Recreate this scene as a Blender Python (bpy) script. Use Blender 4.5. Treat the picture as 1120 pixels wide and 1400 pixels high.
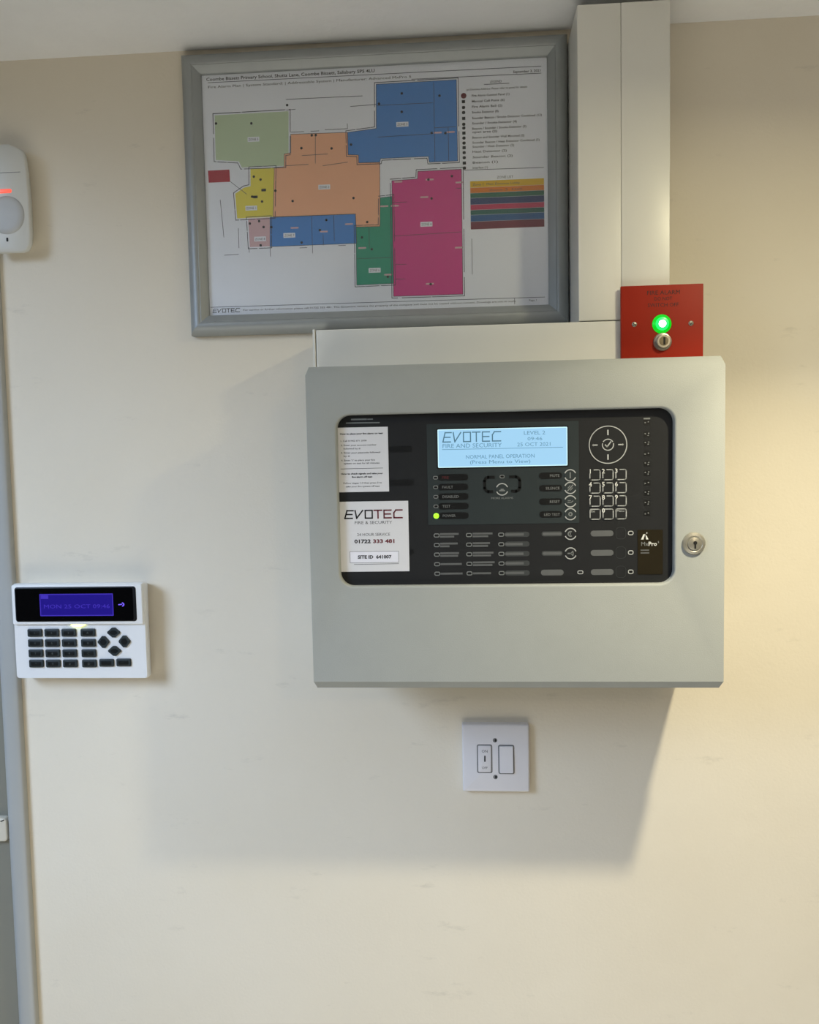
import bpy, bmesh, math, random
from mathutils import Matrix, Vector, Euler
random.seed(7)
for o in list(bpy.data.objects): bpy.data.objects.remove(o)
scene = bpy.context.scene
COL = scene.collection

# ------------------------------------------------------------------ camera
Z0 = 1.75                     # eye height; every x / z below is in mm from the eye's foot point on the wall
DIST = 1.05                   # eye to wall
pitch, yaw, roll = math.radians(-3.857), math.radians(4.071), math.radians(1.131)
cam_data = bpy.data.cameras.new('camera')
cam_data.sensor_width = 36; cam_data.sensor_fit = 'AUTO'; cam_data.lens = 36 * 1122 / 1400
cam_data.clip_start = 0.02
cam = bpy.data.objects.new('camera', cam_data); COL.objects.link(cam)
base = Matrix(((1, 0, 0), (0, 0, -1), (0, 1, 0)))
rot = Matrix.Rotation(yaw, 3, 'Z') @ Matrix.Rotation(pitch, 3, 'X') @ base @ Matrix.Rotation(-roll, 3, 'Z')
cam.matrix_world = Matrix.Translation((0, -DIST, Z0)) @ rot.to_4x4()
scene.camera = cam

# ------------------------------------------------------------------ world, lamps, exposure
world = bpy.data.worlds.new('world'); scene.world = world; world.use_nodes = True
bg = world.node_tree.nodes['Background']
bg.inputs[0].default_value = (0.86, 0.94, 1.0, 1); bg.inputs[1].default_value = 0.03

def area(name, loc, target, size, sizey, power, color, shape='RECTANGLE', spread=180):
    l = bpy.data.lights.new(name, 'AREA'); l.shape = shape; l.size = size
    if shape in ('RECTANGLE', 'ELLIPSE'): l.size_y = sizey
    l.energy = power; l.color = color; l.spread = math.radians(spread)
    o = bpy.data.objects.new(name, l); COL.objects.link(o); o.location = loc
    o.rotation_euler = (Vector(target) - Vector(loc)).to_track_quat('-Z', 'Y').to_euler()
    return o
# warm downlight just under the ceiling, right of the panel and half a metre out: main beam and wide spill
area('ceiling_downlight', (0.435, -0.494, Z0 + 0.42), (0.435, -0.494, Z0 - 1.0), 0.05, 0.05, 5.0, (1.0, 0.90, 0.645), 'DISK', 115)
area('ceiling_downlight_spill', (0.435, -0.494, Z0 + 0.42), (0.435, -0.494, Z0 - 1.0), 0.05, 0.05, 2.5, (1.0, 0.90, 0.57), 'DISK')
# its twin further back in the room
area('ceiling_downlight_rear', (0.72, -1.95, Z0 + 0.47), (0.60, -1.2, Z0 - 1.0), 0.10, 0.10, 2.6, (1.0, 0.78, 0.50), 'DISK')
# daylight through a window at the left, falling downwards
area('window_daylight', (-1.52, -1.34, Z0 + 0.50), (-0.33, 0.0, Z0 - 0.70), 0.75, 0.75, 5.2, (0.56, 0.73, 1.0), 'RECTANGLE', 66)
# added fill lamp aimed at the floor, so the bounce brightens the ceiling
area('floor_bounce_fill', (-1.6, -2.2, 1.9), (-0.1, -1.85, 0.0), 0.8, 0.8, 60.0, (0.96, 0.99, 0.98), 'RECTANGLE', 85)

vs = scene.view_settings
vs.view_transform = 'Standard'; vs.look = 'None'; vs.gamma = 1.0; vs.use_curve_mapping = False
vs.exposure = 0.0

# ------------------------------------------------------------------ materials
def lin(c):
    return tuple(((v / 255) / 12.92 if v / 255 <= 0.04045 else ((v / 255 + 0.055) / 1.055) ** 2.4) for v in c)
def mat(name, rgb, rough=0.5, metal=0.0, spec=0.5, noise=0.0, scale=40, bump=0.0, bscale=200, emit=None, estr=0.0, coat=0.0):
    m = bpy.data.materials.new(name); m.use_nodes = True
    nt = m.node_tree; b = nt.nodes['Principled BSDF']
    c = lin(rgb)
    b.inputs['Base Color'].default_value = (*c, 1)
    b.inputs['Roughness'].default_value = rough; b.inputs['Metallic'].default_value = metal
    b.inputs['Specular IOR Level'].default_value = spec
    if coat: b.inputs['Coat Weight'].default_value = coat
    if noise or bump:
        tc = nt.nodes.new('ShaderNodeTexCoord')
    if noise:
        n = nt.nodes.new('ShaderNodeTexNoise'); n.inputs['Scale'].default_value = scale; n.inputs['Detail'].default_value = 5
        nt.links.new(tc.outputs['Object'], n.inputs['Vector'])
        r = nt.nodes.new('ShaderNodeMapRange')
        r.inputs[1].default_value = 0.25; r.inputs[2].default_value = 0.75
        r.inputs[3].default_value = 1 - noise; r.inputs[4].default_value = 1 + noise
        nt.links.new(n.outputs[0], r.inputs[0])
        mx = nt.nodes.new('ShaderNodeMix'); mx.data_type = 'RGBA'; mx.blend_type = 'MULTIPLY'
        mx.inputs[0].default_value = 1.0; mx.inputs[6].default_value = (*c, 1)
        nt.links.new(r.outputs[0], mx.inputs[7]); nt.links.new(mx.outputs[2], b.inputs['Base Color'])
    if bump:
        n2 = nt.nodes.new('ShaderNodeTexNoise'); n2.inputs['Scale'].default_value = bscale; n2.inputs['Detail'].default_value = 4
        nt.links.new(tc.outputs['Object'], n2.inputs['Vector'])
        bp = nt.nodes.new('ShaderNodeBump'); bp.inputs['Strength'].default_value = bump; bp.inputs['Distance'].default_value = 0.002
        nt.links.new(n2.outputs[0], bp.inputs['Height']); nt.links.new(bp.outputs[0], b.inputs['Normal'])
    if emit:
        b.inputs['Emission Color'].default_value = (*lin(emit), 1); b.inputs['Emission Strength'].default_value = estr
    return m

M = {}
M['ceiling'] = mat('ceiling_paint', (243, 244, 245), 0.9, bump=0.5, bscale=60, noise=0.03, scale=12)
M['floor'] = mat('pale_vinyl', (196, 190, 180), 0.5, noise=0.04, scale=5)
M['trim'] = mat('white_gloss_trim', (172, 173, 170), 0.35, noise=0.02, scale=8)
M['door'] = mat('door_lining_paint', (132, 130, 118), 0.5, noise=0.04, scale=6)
M['panel'] = mat('grey_powder_coat', (163, 166, 163), 0.58, spec=0.3, noise=0.02, scale=30, bump=0.12, bscale=900)
M['pvc'] = mat('white_pvc', (230, 229, 222), 0.32, noise=0.012, scale=10)
M['white'] = mat('white_moulded_plastic', (236, 237, 238), 0.32, noise=0.01, scale=20)
M['detector'] = mat('off_white_plastic', (214, 214, 208), 0.38, noise=0.012, scale=30)
M['lens'] = mat('frosted_lens', (190, 191, 190), 0.45, noise=0.02, scale=90)
M['switch'] = mat('white_urea_plastic', (226, 224, 228), 0.35, noise=0.01, scale=25)
M['groove'] = mat('grey_groove', (120, 120, 122), 0.6, noise=0.02)
M['alu'] = mat('satin_aluminium', (158, 162, 162), 0.48, metal=0.3, noise=0.03, scale=60)
M['chrome'] = mat('nickel_plate', (150, 144, 130), 0.28, metal=1.0, noise=0.02, scale=60)
M['chromedark'] = mat('worn_nickel', (120, 112, 92), 0.35, metal=0.9, noise=0.04, scale=300)
M['chromelight'] = mat('bright_screw', (176, 172, 160), 0.3, metal=0.6, noise=0.02)
M['black'] = mat('black_gap', (10, 10, 10), 0.7, noise=0.02)
M['fascia'] = mat('charcoal_membrane', (36, 37, 39), 0.5, spec=0.25, noise=0.03, scale=50)
M['module'] = mat('slate_membrane', (48, 55, 57), 0.5, spec=0.25, noise=0.03, scale=50)
M['slot'] = mat('black_label_window', (22, 23, 24), 0.35, noise=0.02)
M['pill'] = mat('grey_label_window', (96, 98, 99), 0.45, noise=0.03, scale=120)
M['pillmid'] = mat('mid_grey_label_window', (62, 65, 66), 0.45, noise=0.03, scale=120)
M['mark'] = mat('light_grey_print', (176, 178, 178), 0.6, noise=0.01)
M['markdim'] = mat('dim_grey_print', (122, 125, 125), 0.6, noise=0.01)
M['redprint'] = mat('dark_red_print', (92, 34, 36), 0.6, noise=0.01)
M['brand'] = mat('dark_brown_plate', (40, 35, 24), 0.25, noise=0.04, scale=60)
M['brandw'] = mat('white_print', (220, 220, 216), 0.5, noise=0.01)
M['paper'] = mat('white_sticker_paper', (222, 222, 226), 0.55, noise=0.012, scale=60)
M['paper2'] = mat('white_box_print', (236, 236, 246), 0.55, noise=0.01)
M['ink'] = mat('black_ink', (22, 22, 26), 0.6, noise=0.01)
M['inkgrey'] = mat('grey_ink', (88, 88, 92), 0.6, noise=0.01)
M['inkred'] = mat('dark_red_ink', (104, 22, 38), 0.6, noise=0.01)
M['red'] = mat('red_gloss_plate', (158, 34, 8), 0.5, spec=0.25, noise=0.02, scale=30)
M['redbox'] = mat('cream_back_box', (205, 200, 186), 0.4, noise=0.01)
M['redtext'] = mat('engraved_text', (38, 8, 4), 0.6, noise=0.01)
M['lcd'] = mat('backlit_lcd', (40, 60, 70), 0.25, emit=(166, 214, 246), estr=0.95, noise=0.02)
M['lcdrim'] = mat('lcd_rim', (60, 80, 90), 0.3, emit=(206, 246, 255), estr=1.05, noise=0.01)
M['lcdink'] = mat('lcd_segment', (20, 40, 52), 0.4, emit=(84, 122, 142), estr=0.9, noise=0.01)
M['lcdink2'] = mat('lcd_fine_segment', (20, 40, 52), 0.4, emit=(100, 146, 176), estr=0.9, noise=0.01)
M['greenled'] = mat('lit_green_led', (60, 120, 20), 0.3, emit=(160, 255, 40), estr=1.6, noise=0.01)
M['gdome'] = mat('green_lens_halo', (0, 90, 20), 0.3, emit=(0, 225, 30), estr=0.85, noise=0.01)  # halo around the lamp core, put into an emissive dome
M['gmid'] = mat('green_lens_halo_mid', (0, 90, 30), 0.3, emit=(40, 255, 110), estr=1.25, noise=0.01)  # brighter inner part of the same built halo
M['gcore'] = mat('lit_green_core', (200, 255, 220), 0.3, emit=(225, 255, 235), estr=6.0, noise=0.01)
M['yled'] = mat('lit_yellow_led', (200, 200, 90), 0.3, emit=(244, 255, 150), estr=3.0, noise=0.01)
M['rled'] = mat('lit_red_led', (160, 30, 20), 0.3, emit=(255, 92, 70), estr=1.3, noise=0.01)
M['kglass'] = mat('black_display_glass', (4, 4, 5), 0.12, noise=0.02)
M['kframe'] = mat('black_bezel', (22, 23, 25), 0.3, noise=0.02)
M['klcd'] = mat('blue_lcd', (8, 4, 60), 0.3, emit=(34, 14, 150), estr=0.62, noise=0.05, scale=60)
M['klcdlit'] = mat('blue_lcd_text', (40, 30, 120), 0.4, emit=(56, 32, 168), estr=0.75, noise=0.01)
M['klcdpale'] = mat('blue_lcd_symbol', (80, 60, 160), 0.4, emit=(110, 84, 235), estr=1.0, noise=0.01)
M['key'] = mat('charcoal_rubber_key', (44, 52, 54), 0.4, noise=0.03, scale=80)
M['keytop'] = mat('black_key_top', (16, 20, 20), 0.35, noise=0.03, scale=80)
M['keymark'] = mat('key_legend', (74, 80, 78), 0.6, noise=0.01)
for n_, c_ in dict(z_green=(196, 213, 180), z_peach=(246, 184, 146), z_blue=(74, 138, 212), z_yellow=(236, 220, 84), z_mauve=(216, 180, 186),
                   z_teal=(44, 156, 126), z_mag=(214, 62, 142), z_red=(178, 38, 56), k_yellow=(226, 184, 30), k_orange=(222, 128, 34), k_green=(44, 104, 84),
                   k_navy=(40, 62, 110), k_pink=(190, 50, 92), k_teal=(36, 100, 92), k_blue=(36, 92, 146), k_maroon=(116, 40, 62)).items():
    M[n_] = mat('print_' + n_, c_, 0.5, noise=0.02, scale=90)
M['sheet'] = mat('plan_paper', (240, 242, 250), 0.5, noise=0.015, scale=30)
M['wallink'] = mat('plan_line_ink', (70, 74, 88), 0.6, noise=0.01)

def wall_material():
    m = bpy.data.materials.new('magnolia_emulsion'); m.use_nodes = True
    nt = m.node_tree; N = nt.nodes; L = nt.links; b = N['Principled BSDF']
    b.inputs['Roughness'].default_value = 0.62; b.inputs['Specular IOR Level'].default_value = 0.3
    tc = N.new('ShaderNodeTexCoord')
    big = N.new('ShaderNodeTexNoise'); big.inputs['Scale'].default_value = 3.0; big.inputs['Detail'].default_value = 6
    L.new(tc.outputs['Object'], big.inputs['Vector'])
    ramp = N.new('ShaderNodeValToRGB')
    ramp.color_ramp.elements[0].position = 0.3; ramp.color_ramp.elements[0].color = (*lin((226, 217, 199)), 1)
    ramp.color_ramp.elements[1].position = 0.7; ramp.color_ramp.elements[1].color = (*lin((231, 223, 207)), 1)
    L.new(big.outputs[0], ramp.inputs[0])
    # faint scuffs and specks
    sc = N.new('ShaderNodeTexNoise'); sc.inputs['Scale'].default_value = 22; sc.inputs['Detail'].default_value = 8; sc.inputs['Roughness'].default_value = 0.7
    mp = N.new('ShaderNodeMapping'); mp.inputs['Scale'].default_value = (0.5, 1, 1.6)
    L.new(tc.outputs['Object'], mp.inputs[0]); L.new(mp.outputs[0], sc.inputs['Vector'])
    mr = N.new('ShaderNodeMapRange'); mr.inputs[1].default_value = 0.61; mr.inputs[2].default_value = 0.78; mr.inputs[3].default_value = 1; mr.inputs[4].default_value = 0.78
    L.new(sc.outputs[0], mr.inputs[0])
    mx = N.new('ShaderNodeMix'); mx.data_type = 'RGBA'; mx.blend_type = 'MULTIPLY'; mx.inputs[0].default_value = 1
    L.new(ramp.outputs[0], mx.inputs[6]); L.new(mr.outputs[0], mx.inputs[7])
    L.new(mx.outputs[2], b.inputs['Base Color'])
    fine = N.new('ShaderNodeTexNoise'); fine.inputs['Scale'].default_value = 260; fine.inputs['Detail'].default_value = 3
    L.new(tc.outputs['Object'], fine.inputs['Vector'])
    med = N.new('ShaderNodeTexNoise'); med.inputs['Scale'].default_value = 14; med.inputs['Detail'].default_value = 3
    L.new(tc.outputs['Object'], med.inputs['Vector'])
    add = N.new('ShaderNodeMath'); add.operation = 'MULTIPLY_ADD'; add.inputs[1].default_value = 0.18
    L.new(fine.outputs[0], add.inputs[0]); L.new(med.outputs[0], add.inputs[2])
    bp = N.new('ShaderNodeBump'); bp.inputs['Strength'].default_value = 0.35; bp.inputs['Distance'].default_value = 0.004
    L.new(add.outputs[0], bp.inputs['Height']); L.new(bp.outputs[0], b.inputs['Normal'])
    return m
M['wall'] = wall_material()

def cover_material():
    m = bpy.data.materials.new('clear_cover_sheet'); m.use_nodes = True
    nt = m.node_tree; nt.nodes.clear(); N = nt.nodes; L = nt.links
    out = N.new('ShaderNodeOutputMaterial'); mx = N.new('ShaderNodeMixShader'); t = N.new('ShaderNodeBsdfTransparent'); g = N.new('ShaderNodeBsdfGlossy')
    t.inputs[0].default_value = (0.965, 0.972, 0.975, 1)
    g.inputs['Roughness'].default_value = 0.3
    tc = N.new('ShaderNodeTexCoord'); nz = N.new('ShaderNodeTexNoise'); nz.inputs['Scale'].default_value = 6
    mr = N.new('ShaderNodeMapRange'); mr.inputs[3].default_value = 0.035; mr.inputs[4].default_value = 0.055
    L.new(tc.outputs['Object'], nz.inputs['Vector']); L.new(nz.outputs[0], mr.inputs[0]); L.new(mr.outputs[0], mx.inputs[0])
    L.new(t.outputs[0], mx.inputs[1]); L.new(g.outputs[0], mx.inputs[2]); L.new(mx.outputs[0], out.inputs[0])
    return m
M['cover'] = cover_material()

# ------------------------------------------------------------------ helpers (mm: x right, z up, d out from the wall)
def W(x, z, d): return Vector((x / 1000, -d / 1000, Z0 + z / 1000))
def root_of(p):
    while p is not None and p.parent: p = p.parent
    return p
def link(name, bm, material, parent=None, smooth=False, bevel=0, flat_normals=True):
    r = root_of(parent)
    if r is not None:
        off = r.location
        for v in bm.verts: v.co -= off
    if flat_normals: bmesh.ops.recalc_face_normals(bm, faces=bm.faces)
    me = bpy.data.meshes.new(name); bm.to_mesh(me); bm.free()
    for m in (material if isinstance(material, (list, tuple)) else [material]): me.materials.append(M[m])
    o = bpy.data.objects.new(name, me); COL.objects.link(o)
    if parent is not None: o.parent = parent
    if smooth:
        for p in me.polygons: p.use_smooth = True
        try: me.set_sharp_from_angle(angle=math.radians(40))
        except Exception: pass
    if bevel:
        bv = o.modifiers.new('bevel', 'BEVEL'); bv.width = bevel / 1000; bv.segments = 2; bv.limit_method = 'ANGLE'; bv.angle_limit = math.radians(35)
        bv.harden_normals = False
    return o
def thing(name, label, cat, x, z, d=0, group=None):
    o = bpy.data.objects.new(name, None); COL.objects.link(o); o.location = W(x, z, d); o.empty_display_size = 0.02
    o['label'] = label; o['category'] = cat
    if group: o['group'] = group
    return o
def lab(o, s): o['label'] = s; return o
def rr(x0, x1, z0, z1, r, n=6):
    r = max(min(r, (x1 - x0) / 2 - 1e-4, (z1 - z0) / 2 - 1e-4), 0)
    if r <= 0.001: return [(x0, z0), (x1, z0), (x1, z1), (x0, z1)]
    pts = []
    for cx, cz, a in ((x1 - r, z0 + r, -90), (x1 - r, z1 - r, 0), (x0 + r, z1 - r, 90), (x0 + r, z0 + r, 180)):
        for k in range(n + 1):
            t = math.radians(a + 90 * k / n); pts.append((cx + r * math.cos(t), cz + r * math.sin(t)))
    return pts
def circ(x, z, r, n=32): return [(x + r * math.cos(2 * math.pi * k / n), z + r * math.sin(2 * math.pi * k / n)) for k in range(n)]
def loops(bm, rings, cap_back=False, cap_front=True, mi=0):
    """rings: list of (outline, d) of equal length, back to front"""
    vs_ = [[bm.verts.new(W(x, z, d)) for x, z in ol] for ol, d in rings]
    n = len(vs_[0])
    for a, b in zip(vs_[:-1], vs_[1:]):
        for i in range(n):
            f = bm.faces.new((a[i], a[(i + 1) % n], b[(i + 1) % n], b[i])); f.material_index = mi
    if cap_front: f = bm.faces.new(vs_[-1]); f.material_index = mi
    if cap_back: f = bm.faces.new(list(reversed(vs_[0]))); f.material_index = mi
    return vs_
def slab(bm, x0, x1, z0, z1, d0, d1, r=0, bev=0, n=6, seg=3, back=True, mi=0):
    """rounded plate with rounded front edge"""
    rings = [(rr(x0, x1, z0, z1, r, n), d0)]
    if bev:
        for k in range(seg + 1):
            t = k / seg * math.pi / 2; i = bev * (1 - math.cos(t))
            rings.append((rr(x0 + i, x1 - i, z0 + i, z1 - i, max(r - i, 0.05) if r else 0, n), d1 - bev + bev * math.sin(t)))
    else: rings.append((rr(x0, x1, z0, z1, r, n), d1))
    loops(bm, rings, back, True, mi)
def disc(bm, x, z, prof, n=32, mi=0):
    """prof: list of (radius, d) back to front"""
    loops(bm, [(circ(x, z, r, n), d) for r, d in prof], False, True, mi)
def frame_ring(bm, outer, inner, d0, d1):
    n = len(outer)
    ov0 = [bm.verts.new(W(x, z, d0)) for x, z in outer]; ov1 = [bm.verts.new(W(x, z, d1)) for x, z in outer]
    iv0 = [bm.verts.new(W(x, z, d0)) for x, z in inner]; iv1 = [bm.verts.new(W(x, z, d1)) for x, z in inner]
    for i in range(n):
        j = (i + 1) % n
        bm.faces.new((ov0[i], ov0[j], ov1[j], ov1[i])); bm.faces.new((iv0[j], iv0[i], iv1[i], iv1[j])); bm.faces.new((ov1[i], ov1[j], iv1[j], iv1[i]))
def arc(bm, x, z, r0, r1, a0, a1, d0, d1, n=20):
    prev = None
    for k in range(n + 1):
        t = math.radians(a0 + (a1 - a0) * k / n); c, s = math.cos(t), math.sin(t)
        cur = [bm.verts.new(W(x + r * c, z + r * s, d)) for r, d in ((r0, d0), (r0, d1), (r1, d1), (r1, d0))]
        if prev:
            for q in range(3): bm.faces.new((prev[q], prev[q + 1], cur[q + 1], cur[q]))
        prev = cur
def stroke(bm, pts, w, d0, d1, closed=False, mi=0):
    """ribbons of width w along a polyline with slight thickness"""
    P = [Vector(p) for p in pts]; n = len(P)
    for i in range(n if closed else n - 1):
        a, b = P[i], P[(i + 1) % n]; t = (b - a)
        if t.length < 1e-6: continue
        t.normalize(); q = Vector((-t.y, t.x)) * w / 2; e = t * w / 2
        c = [a - e + q, a - e - q, b + e - q, b + e + q]
        back = [bm.verts.new(W(v.x, v.y, d0)) for v in c]; fr = [bm.verts.new(W(v.x, v.y, d1)) for v in c]
        f = bm.faces.new(fr); f.material_index = mi
        for k in range(4):
            f = bm.faces.new((back[k], back[(k + 1) % 4], fr[(k + 1) % 4], fr[k])); f.material_index = mi
def poly(bm, pts, d0, d1):
    back = [bm.verts.new(W(x, z, d0)) for x, z in pts]; fr = [bm.verts.new(W(x, z, d1)) for x, z in pts]
    bm.faces.new(fr); n = len(pts)
    for k in range(n): bm.faces.new((back[k], back[(k + 1) % n], fr[(k + 1) % n], fr[k]))

TEXTS = []
def text(s, x, z, h, d, material, parent, align='LEFT', width=None, name='printed_text', bold=0.0, label=None, shear=0.0):
    """h = capital height in mm; (x, z) = baseline start / centre"""
    TEXTS.append((s, x, z, h, d, material, parent, align, width, name, bold, label, shear))
def flush_texts():
    made = []
    for t in TEXTS:
        cu = bpy.data.curves.new('txt', 'FONT'); cu.body = t[0]; cu.align_x = t[7]; cu.size = t[3] / 1000 / 0.72
        cu.resolution_u = 2; cu.extrude = 0.00004; cu.offset = t[10] * t[3] / 1000; cu.shear = t[12]
        o = bpy.data.objects.new('txt', cu); COL.objects.link(o); made.append(o)
    bpy.context.view_layer.update(); dg = bpy.context.evaluated_depsgraph_get()
    for o, t in zip(made, TEXTS):
        s, x, z, h, d, material, parent, align, width, name, bold, label, shear = t
        me = bpy.data.meshes.new_from_object(o.evaluated_get(dg))
        xs = [v.co.x for v in me.vertices]
        if not xs: continue
        sx = (width / 1000) / max(max(xs) - min(xs), 1e-6) if width else 1.0
        x_off = -min(xs) * sx if (width and align == 'LEFT') else 0
        r = root_of(parent); org = W(x, z, d) - r.location
        for v in me.vertices:
            a, b_, c = v.co.x * sx + x_off, v.co.y, v.co.z
            v.co = Vector((org.x + a, org.y - c, org.z + b_))
        me.materials.clear(); me.materials.append(M[material]); me.name = name
        ob = bpy.data.objects.new(name, me); COL.objects.link(ob); ob.parent = parent
        if label: ob['label'] = label
    for o in made:
        cu = o.data; bpy.data.objects.remove(o); bpy.data.curves.remove(cu)

def logo(bm_list, x, z, w, h, lw, d0, d1):
    """angular six-letter wordmark, one bmesh for the first three letters, one for the last three"""
    a, b = bm_list
    def S(bm, pts, closed=False): stroke(bm, [(x + px * w, z + pz * h) for px, pz in pts], lw, d0, d1, closed)
    S(a, [(.145, 1), (.04, 1), (.0, 0), (.13, 0)]); S(a, [(.025, .5), (.125, .5)])
    S(a, [(.18, 1), (.205, 0), (.31, 1)])
    S(a, [(.355, 1), (.475, 1), (.475, 0), (.355, 0)], True)
    S(b, [(.51, 1), (.64, 1)]); S(b, [(.575, 1), (.575, 0)])
    S(b, [(.80, 1), (.68, 1), (.68, 0), (.80, 0)]); S(b, [(.68, .5), (.79, .5)])
    S(b, [(.99, 1), (.885, 1), (.85, .66), (.85, 0), (.99, 0)])

# ------------------------------------------------------------------ the setting
def box(bm, x0, x1, z0, z1, d0, d1): slab(bm, x0, x1, z0, z1, d0, d1)
bm = bmesh.new(); box(bm, -628, 1500, -1750, 516, -100, 0)
o = link('wall_back', bm, 'wall'); o['kind'] = 'structure'; o['label'] = 'cream painted plaster wall behind all the devices'
bm = bmesh.new(); box(bm, -900, 1500, 516, 600, -100, 1900)
o = link('ceiling', bm, 'ceiling'); o['kind'] = 'structure'; o['label'] = 'off-white textured ceiling above the wall'
bm = bmesh.new(); box(bm, -2600, 2000, -1850, -1750, -100, 3400)
o = link('floor', bm, 'floor'); o['kind'] = 'structure'; o['label'] = 'pale floor below the wall'
# round-edged white strip that closes the wall against the door lining at the left
bm = bmesh.new()
prof = [(-632, -4), (-632, -1)] + [(-620 - 12 * math.cos(math.radians(a)), -1 + 11 * math.sin(math.radians(a))) for a in (15, 30, 45, 60, 75, 90)] + [(-612, 10.3), (-607, 9.6), (-605, 8.6), (-604, 7.2), (-604, -4)]
lo = [bm.verts.new(W(x, -1750, d)) for x, d in prof]; hi = [bm.verts.new(W(x, 514, d)) for x, d in prof]
for i in range(len(prof) - 1): bm.faces.new((lo[i], lo[i + 1], hi[i + 1], hi[i]))
o = link('trim_1', bm, 'trim', smooth=True); o['kind'] = 'structure'; o['label'] = 'white round-edged door trim strip at the left edge'
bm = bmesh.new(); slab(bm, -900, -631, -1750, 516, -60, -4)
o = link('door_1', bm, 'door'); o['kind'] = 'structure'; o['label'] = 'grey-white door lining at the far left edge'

# ------------------------------------------------------------------ fire alarm panel
panel = thing('fire_alarm_panel', 'large pale grey fire alarm control panel with black window and lit display', 'alarm panel', 50, -250)
bm = bmesh.new(); slab(bm, -173, 272, -252, 99, 0, 116); link('back_box', bm, 'panel', panel)
OX0, OX1, OZ0, OZ1, OR = -143, 222.3, -143, 47, 15
def lid():
    bm = bmesh.new()
    def V(x, z, d): return bm.verts.new(W(x, z, d))
    x0, x1, zb, zt, zb2, zt2 = -176, 275, -251, 91, -260, 101
    fr = [V(x0, zb, 150), V(x1, zb, 150), V(x1, zt, 150), V(x0, zt, 150)]
    c = 2.6
    mid = [V(x0, zb, 142), V(x0 + c, zb2, 142), V(x1 - c, zb2, 142), V(x1, zb, 142), V(x1, zt, 142), V(x1 - c, zt2, 142), V(x0 + c, zt2, 142), V(x0, zt, 142)]
    bk = [V(v[0], v[1], 114) for v in ((x0, zb), (x0 + c, zb2), (x1 - c, zb2), (x1, zb), (x1, zt), (x1 - c, zt2), (x0 + c, zt2), (x0, zt))]
    F = bm.faces.new
    F((fr[0], mid[0], mid[1])); F((fr[0], mid[1], mid[2], fr[1])); F((fr[1], mid[2], mid[3])); F((fr[1], mid[3], mid[4], fr[2]))
    F((fr[2], mid[4], mid[5])); F((fr[2], mid[5], mid[6], fr[3])); F((fr[3], mid[6], mid[7])); F((fr[3], mid[7], mid[0], fr[0]))
    for i in range(8): F((mid[i], bk[i], bk[(i + 1) % 8], mid[(i + 1) % 8]))
    F(bk)
    # opening with a rolled lip
    rings = []
    for k in range(5):
        t = k / 4 * math.pi / 2; g = 2.6 * (1 - math.sin(t))
        rings.append((rr(OX0 - g, OX1 + g, OZ0 - g, OZ1 + g, OR + g, 8), 150 - 2.6 * (1 - math.cos(t))))
    rings.append((rr(OX0, OX1, OZ0, OZ1, OR, 8), 141))
    vv = [[bm.verts.new(W(x, z, d)) for x, z in ol] for ol, d in rings]
    n = len(vv[0])
    for a, b in zip(vv[:-1], vv[1:]):
        for i in range(n): F((a[i], a[(i + 1) % n], b[(i + 1) % n], b[i]))
    # front face: rectangle with the opening as a hole, joined sector by sector
    hole = vv[0]; q = n // 4
    mids = [i * q + (q - 1) // 2 for i in range(4)]      # middle of each corner arc: right-bottom, right-top, left-top, left-bottom
    corner = [fr[1], fr[2], fr[3], fr[0]]
    for s in range(4):
        i0, i1 = mids[s], mids[(s + 1) % 4]
        idx = []; i = i0
        while True:
            idx.append(hole[i]); 
            if i == i1: break
            i = (i + 1) % n
        F([corner[s]] + idx + [corner[(s + 1) % 4]])
    return link('lid', bm, 'panel', panel, smooth=True)
lid_o = lid()
FD = 142.0
bm = bmesh.new(); slab(bm, OX0 - 4, OX1 + 4, OZ0 - 4, OZ1 + 4, 132, FD - 1.5, 12)
fascia = lab(link('fascia', bm, 'fascia', panel), 'charcoal fascia behind the window of the lid')
FD = 140.5
bm = bmesh.new(); slab(bm, -44, 122, -76.3, 35.4, FD, FD + .4, 1.0)
module = lab(link('display_surround', bm, 'module', panel), 'slate grey area around the display')
D1 = FD + .4
# LCD
bm = bmesh.new(); slab(bm, -33.4, 110.9, -14.4, 30.6, D1, D1 + .25, 1.5); link('display_gasket', bm, 'slot', module)
bm = bmesh.new(); slab(bm, -32, 109.6, -13, 29.2, D1 + .2, D1 + .5, 1.0)
lcd = lab(link('lcd_screen', bm, 'lcd', panel), 'bright pale blue backlit screen')
bm = bmesh.new(); frame_ring(bm, rr(-32, 109.6, -13, 29.2, 1.0), rr(-31, 108.6, -12, 28.2, .6), D1 + .4, D1 + .55)
link('lcd_edge_glow', bm, 'lcdrim', lcd)
DT = D1 + .6
a, b = bmesh.new(), bmesh.new(); logo((a, b), -26.2, 15.3, 64, 10.2, 1.25, D1 + .45, DT)
link('lcd_logo', a, 'lcdink', lcd); link('lcd_logo', b, 'lcdink', lcd)
text('FIRE AND SECURITY', -26.6, 8.7, 4.6, DT, 'lcdink2', lcd, width=65, name='lcd_text')
text('LEVEL 2', 74, 21.5, 4.2, DT, 'lcdink2', lcd, 'CENTER', 23, name='lcd_text')
text('09:46', 74.5, 15.2, 3.8, DT, 'lcdink2', lcd, 'CENTER', 16, name='lcd_text')
text('25 OCT 2021', 73.8, 8.9, 4.2, DT, 'lcdink2', lcd, 'CENTER', 36, name='lcd_text')
bm = bmesh.new(); stroke(bm, [(-27, 7.0), (104.5, 7.0)], .55, D1 + .45, DT); link('lcd_rule', bm, 'lcdink2', lcd)
text('NORMAL PANEL OPERATION', 36.4, -3.6, 4.2, DT, 'lcdink2', lcd, 'CENTER', 75, name='lcd_text')
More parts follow.
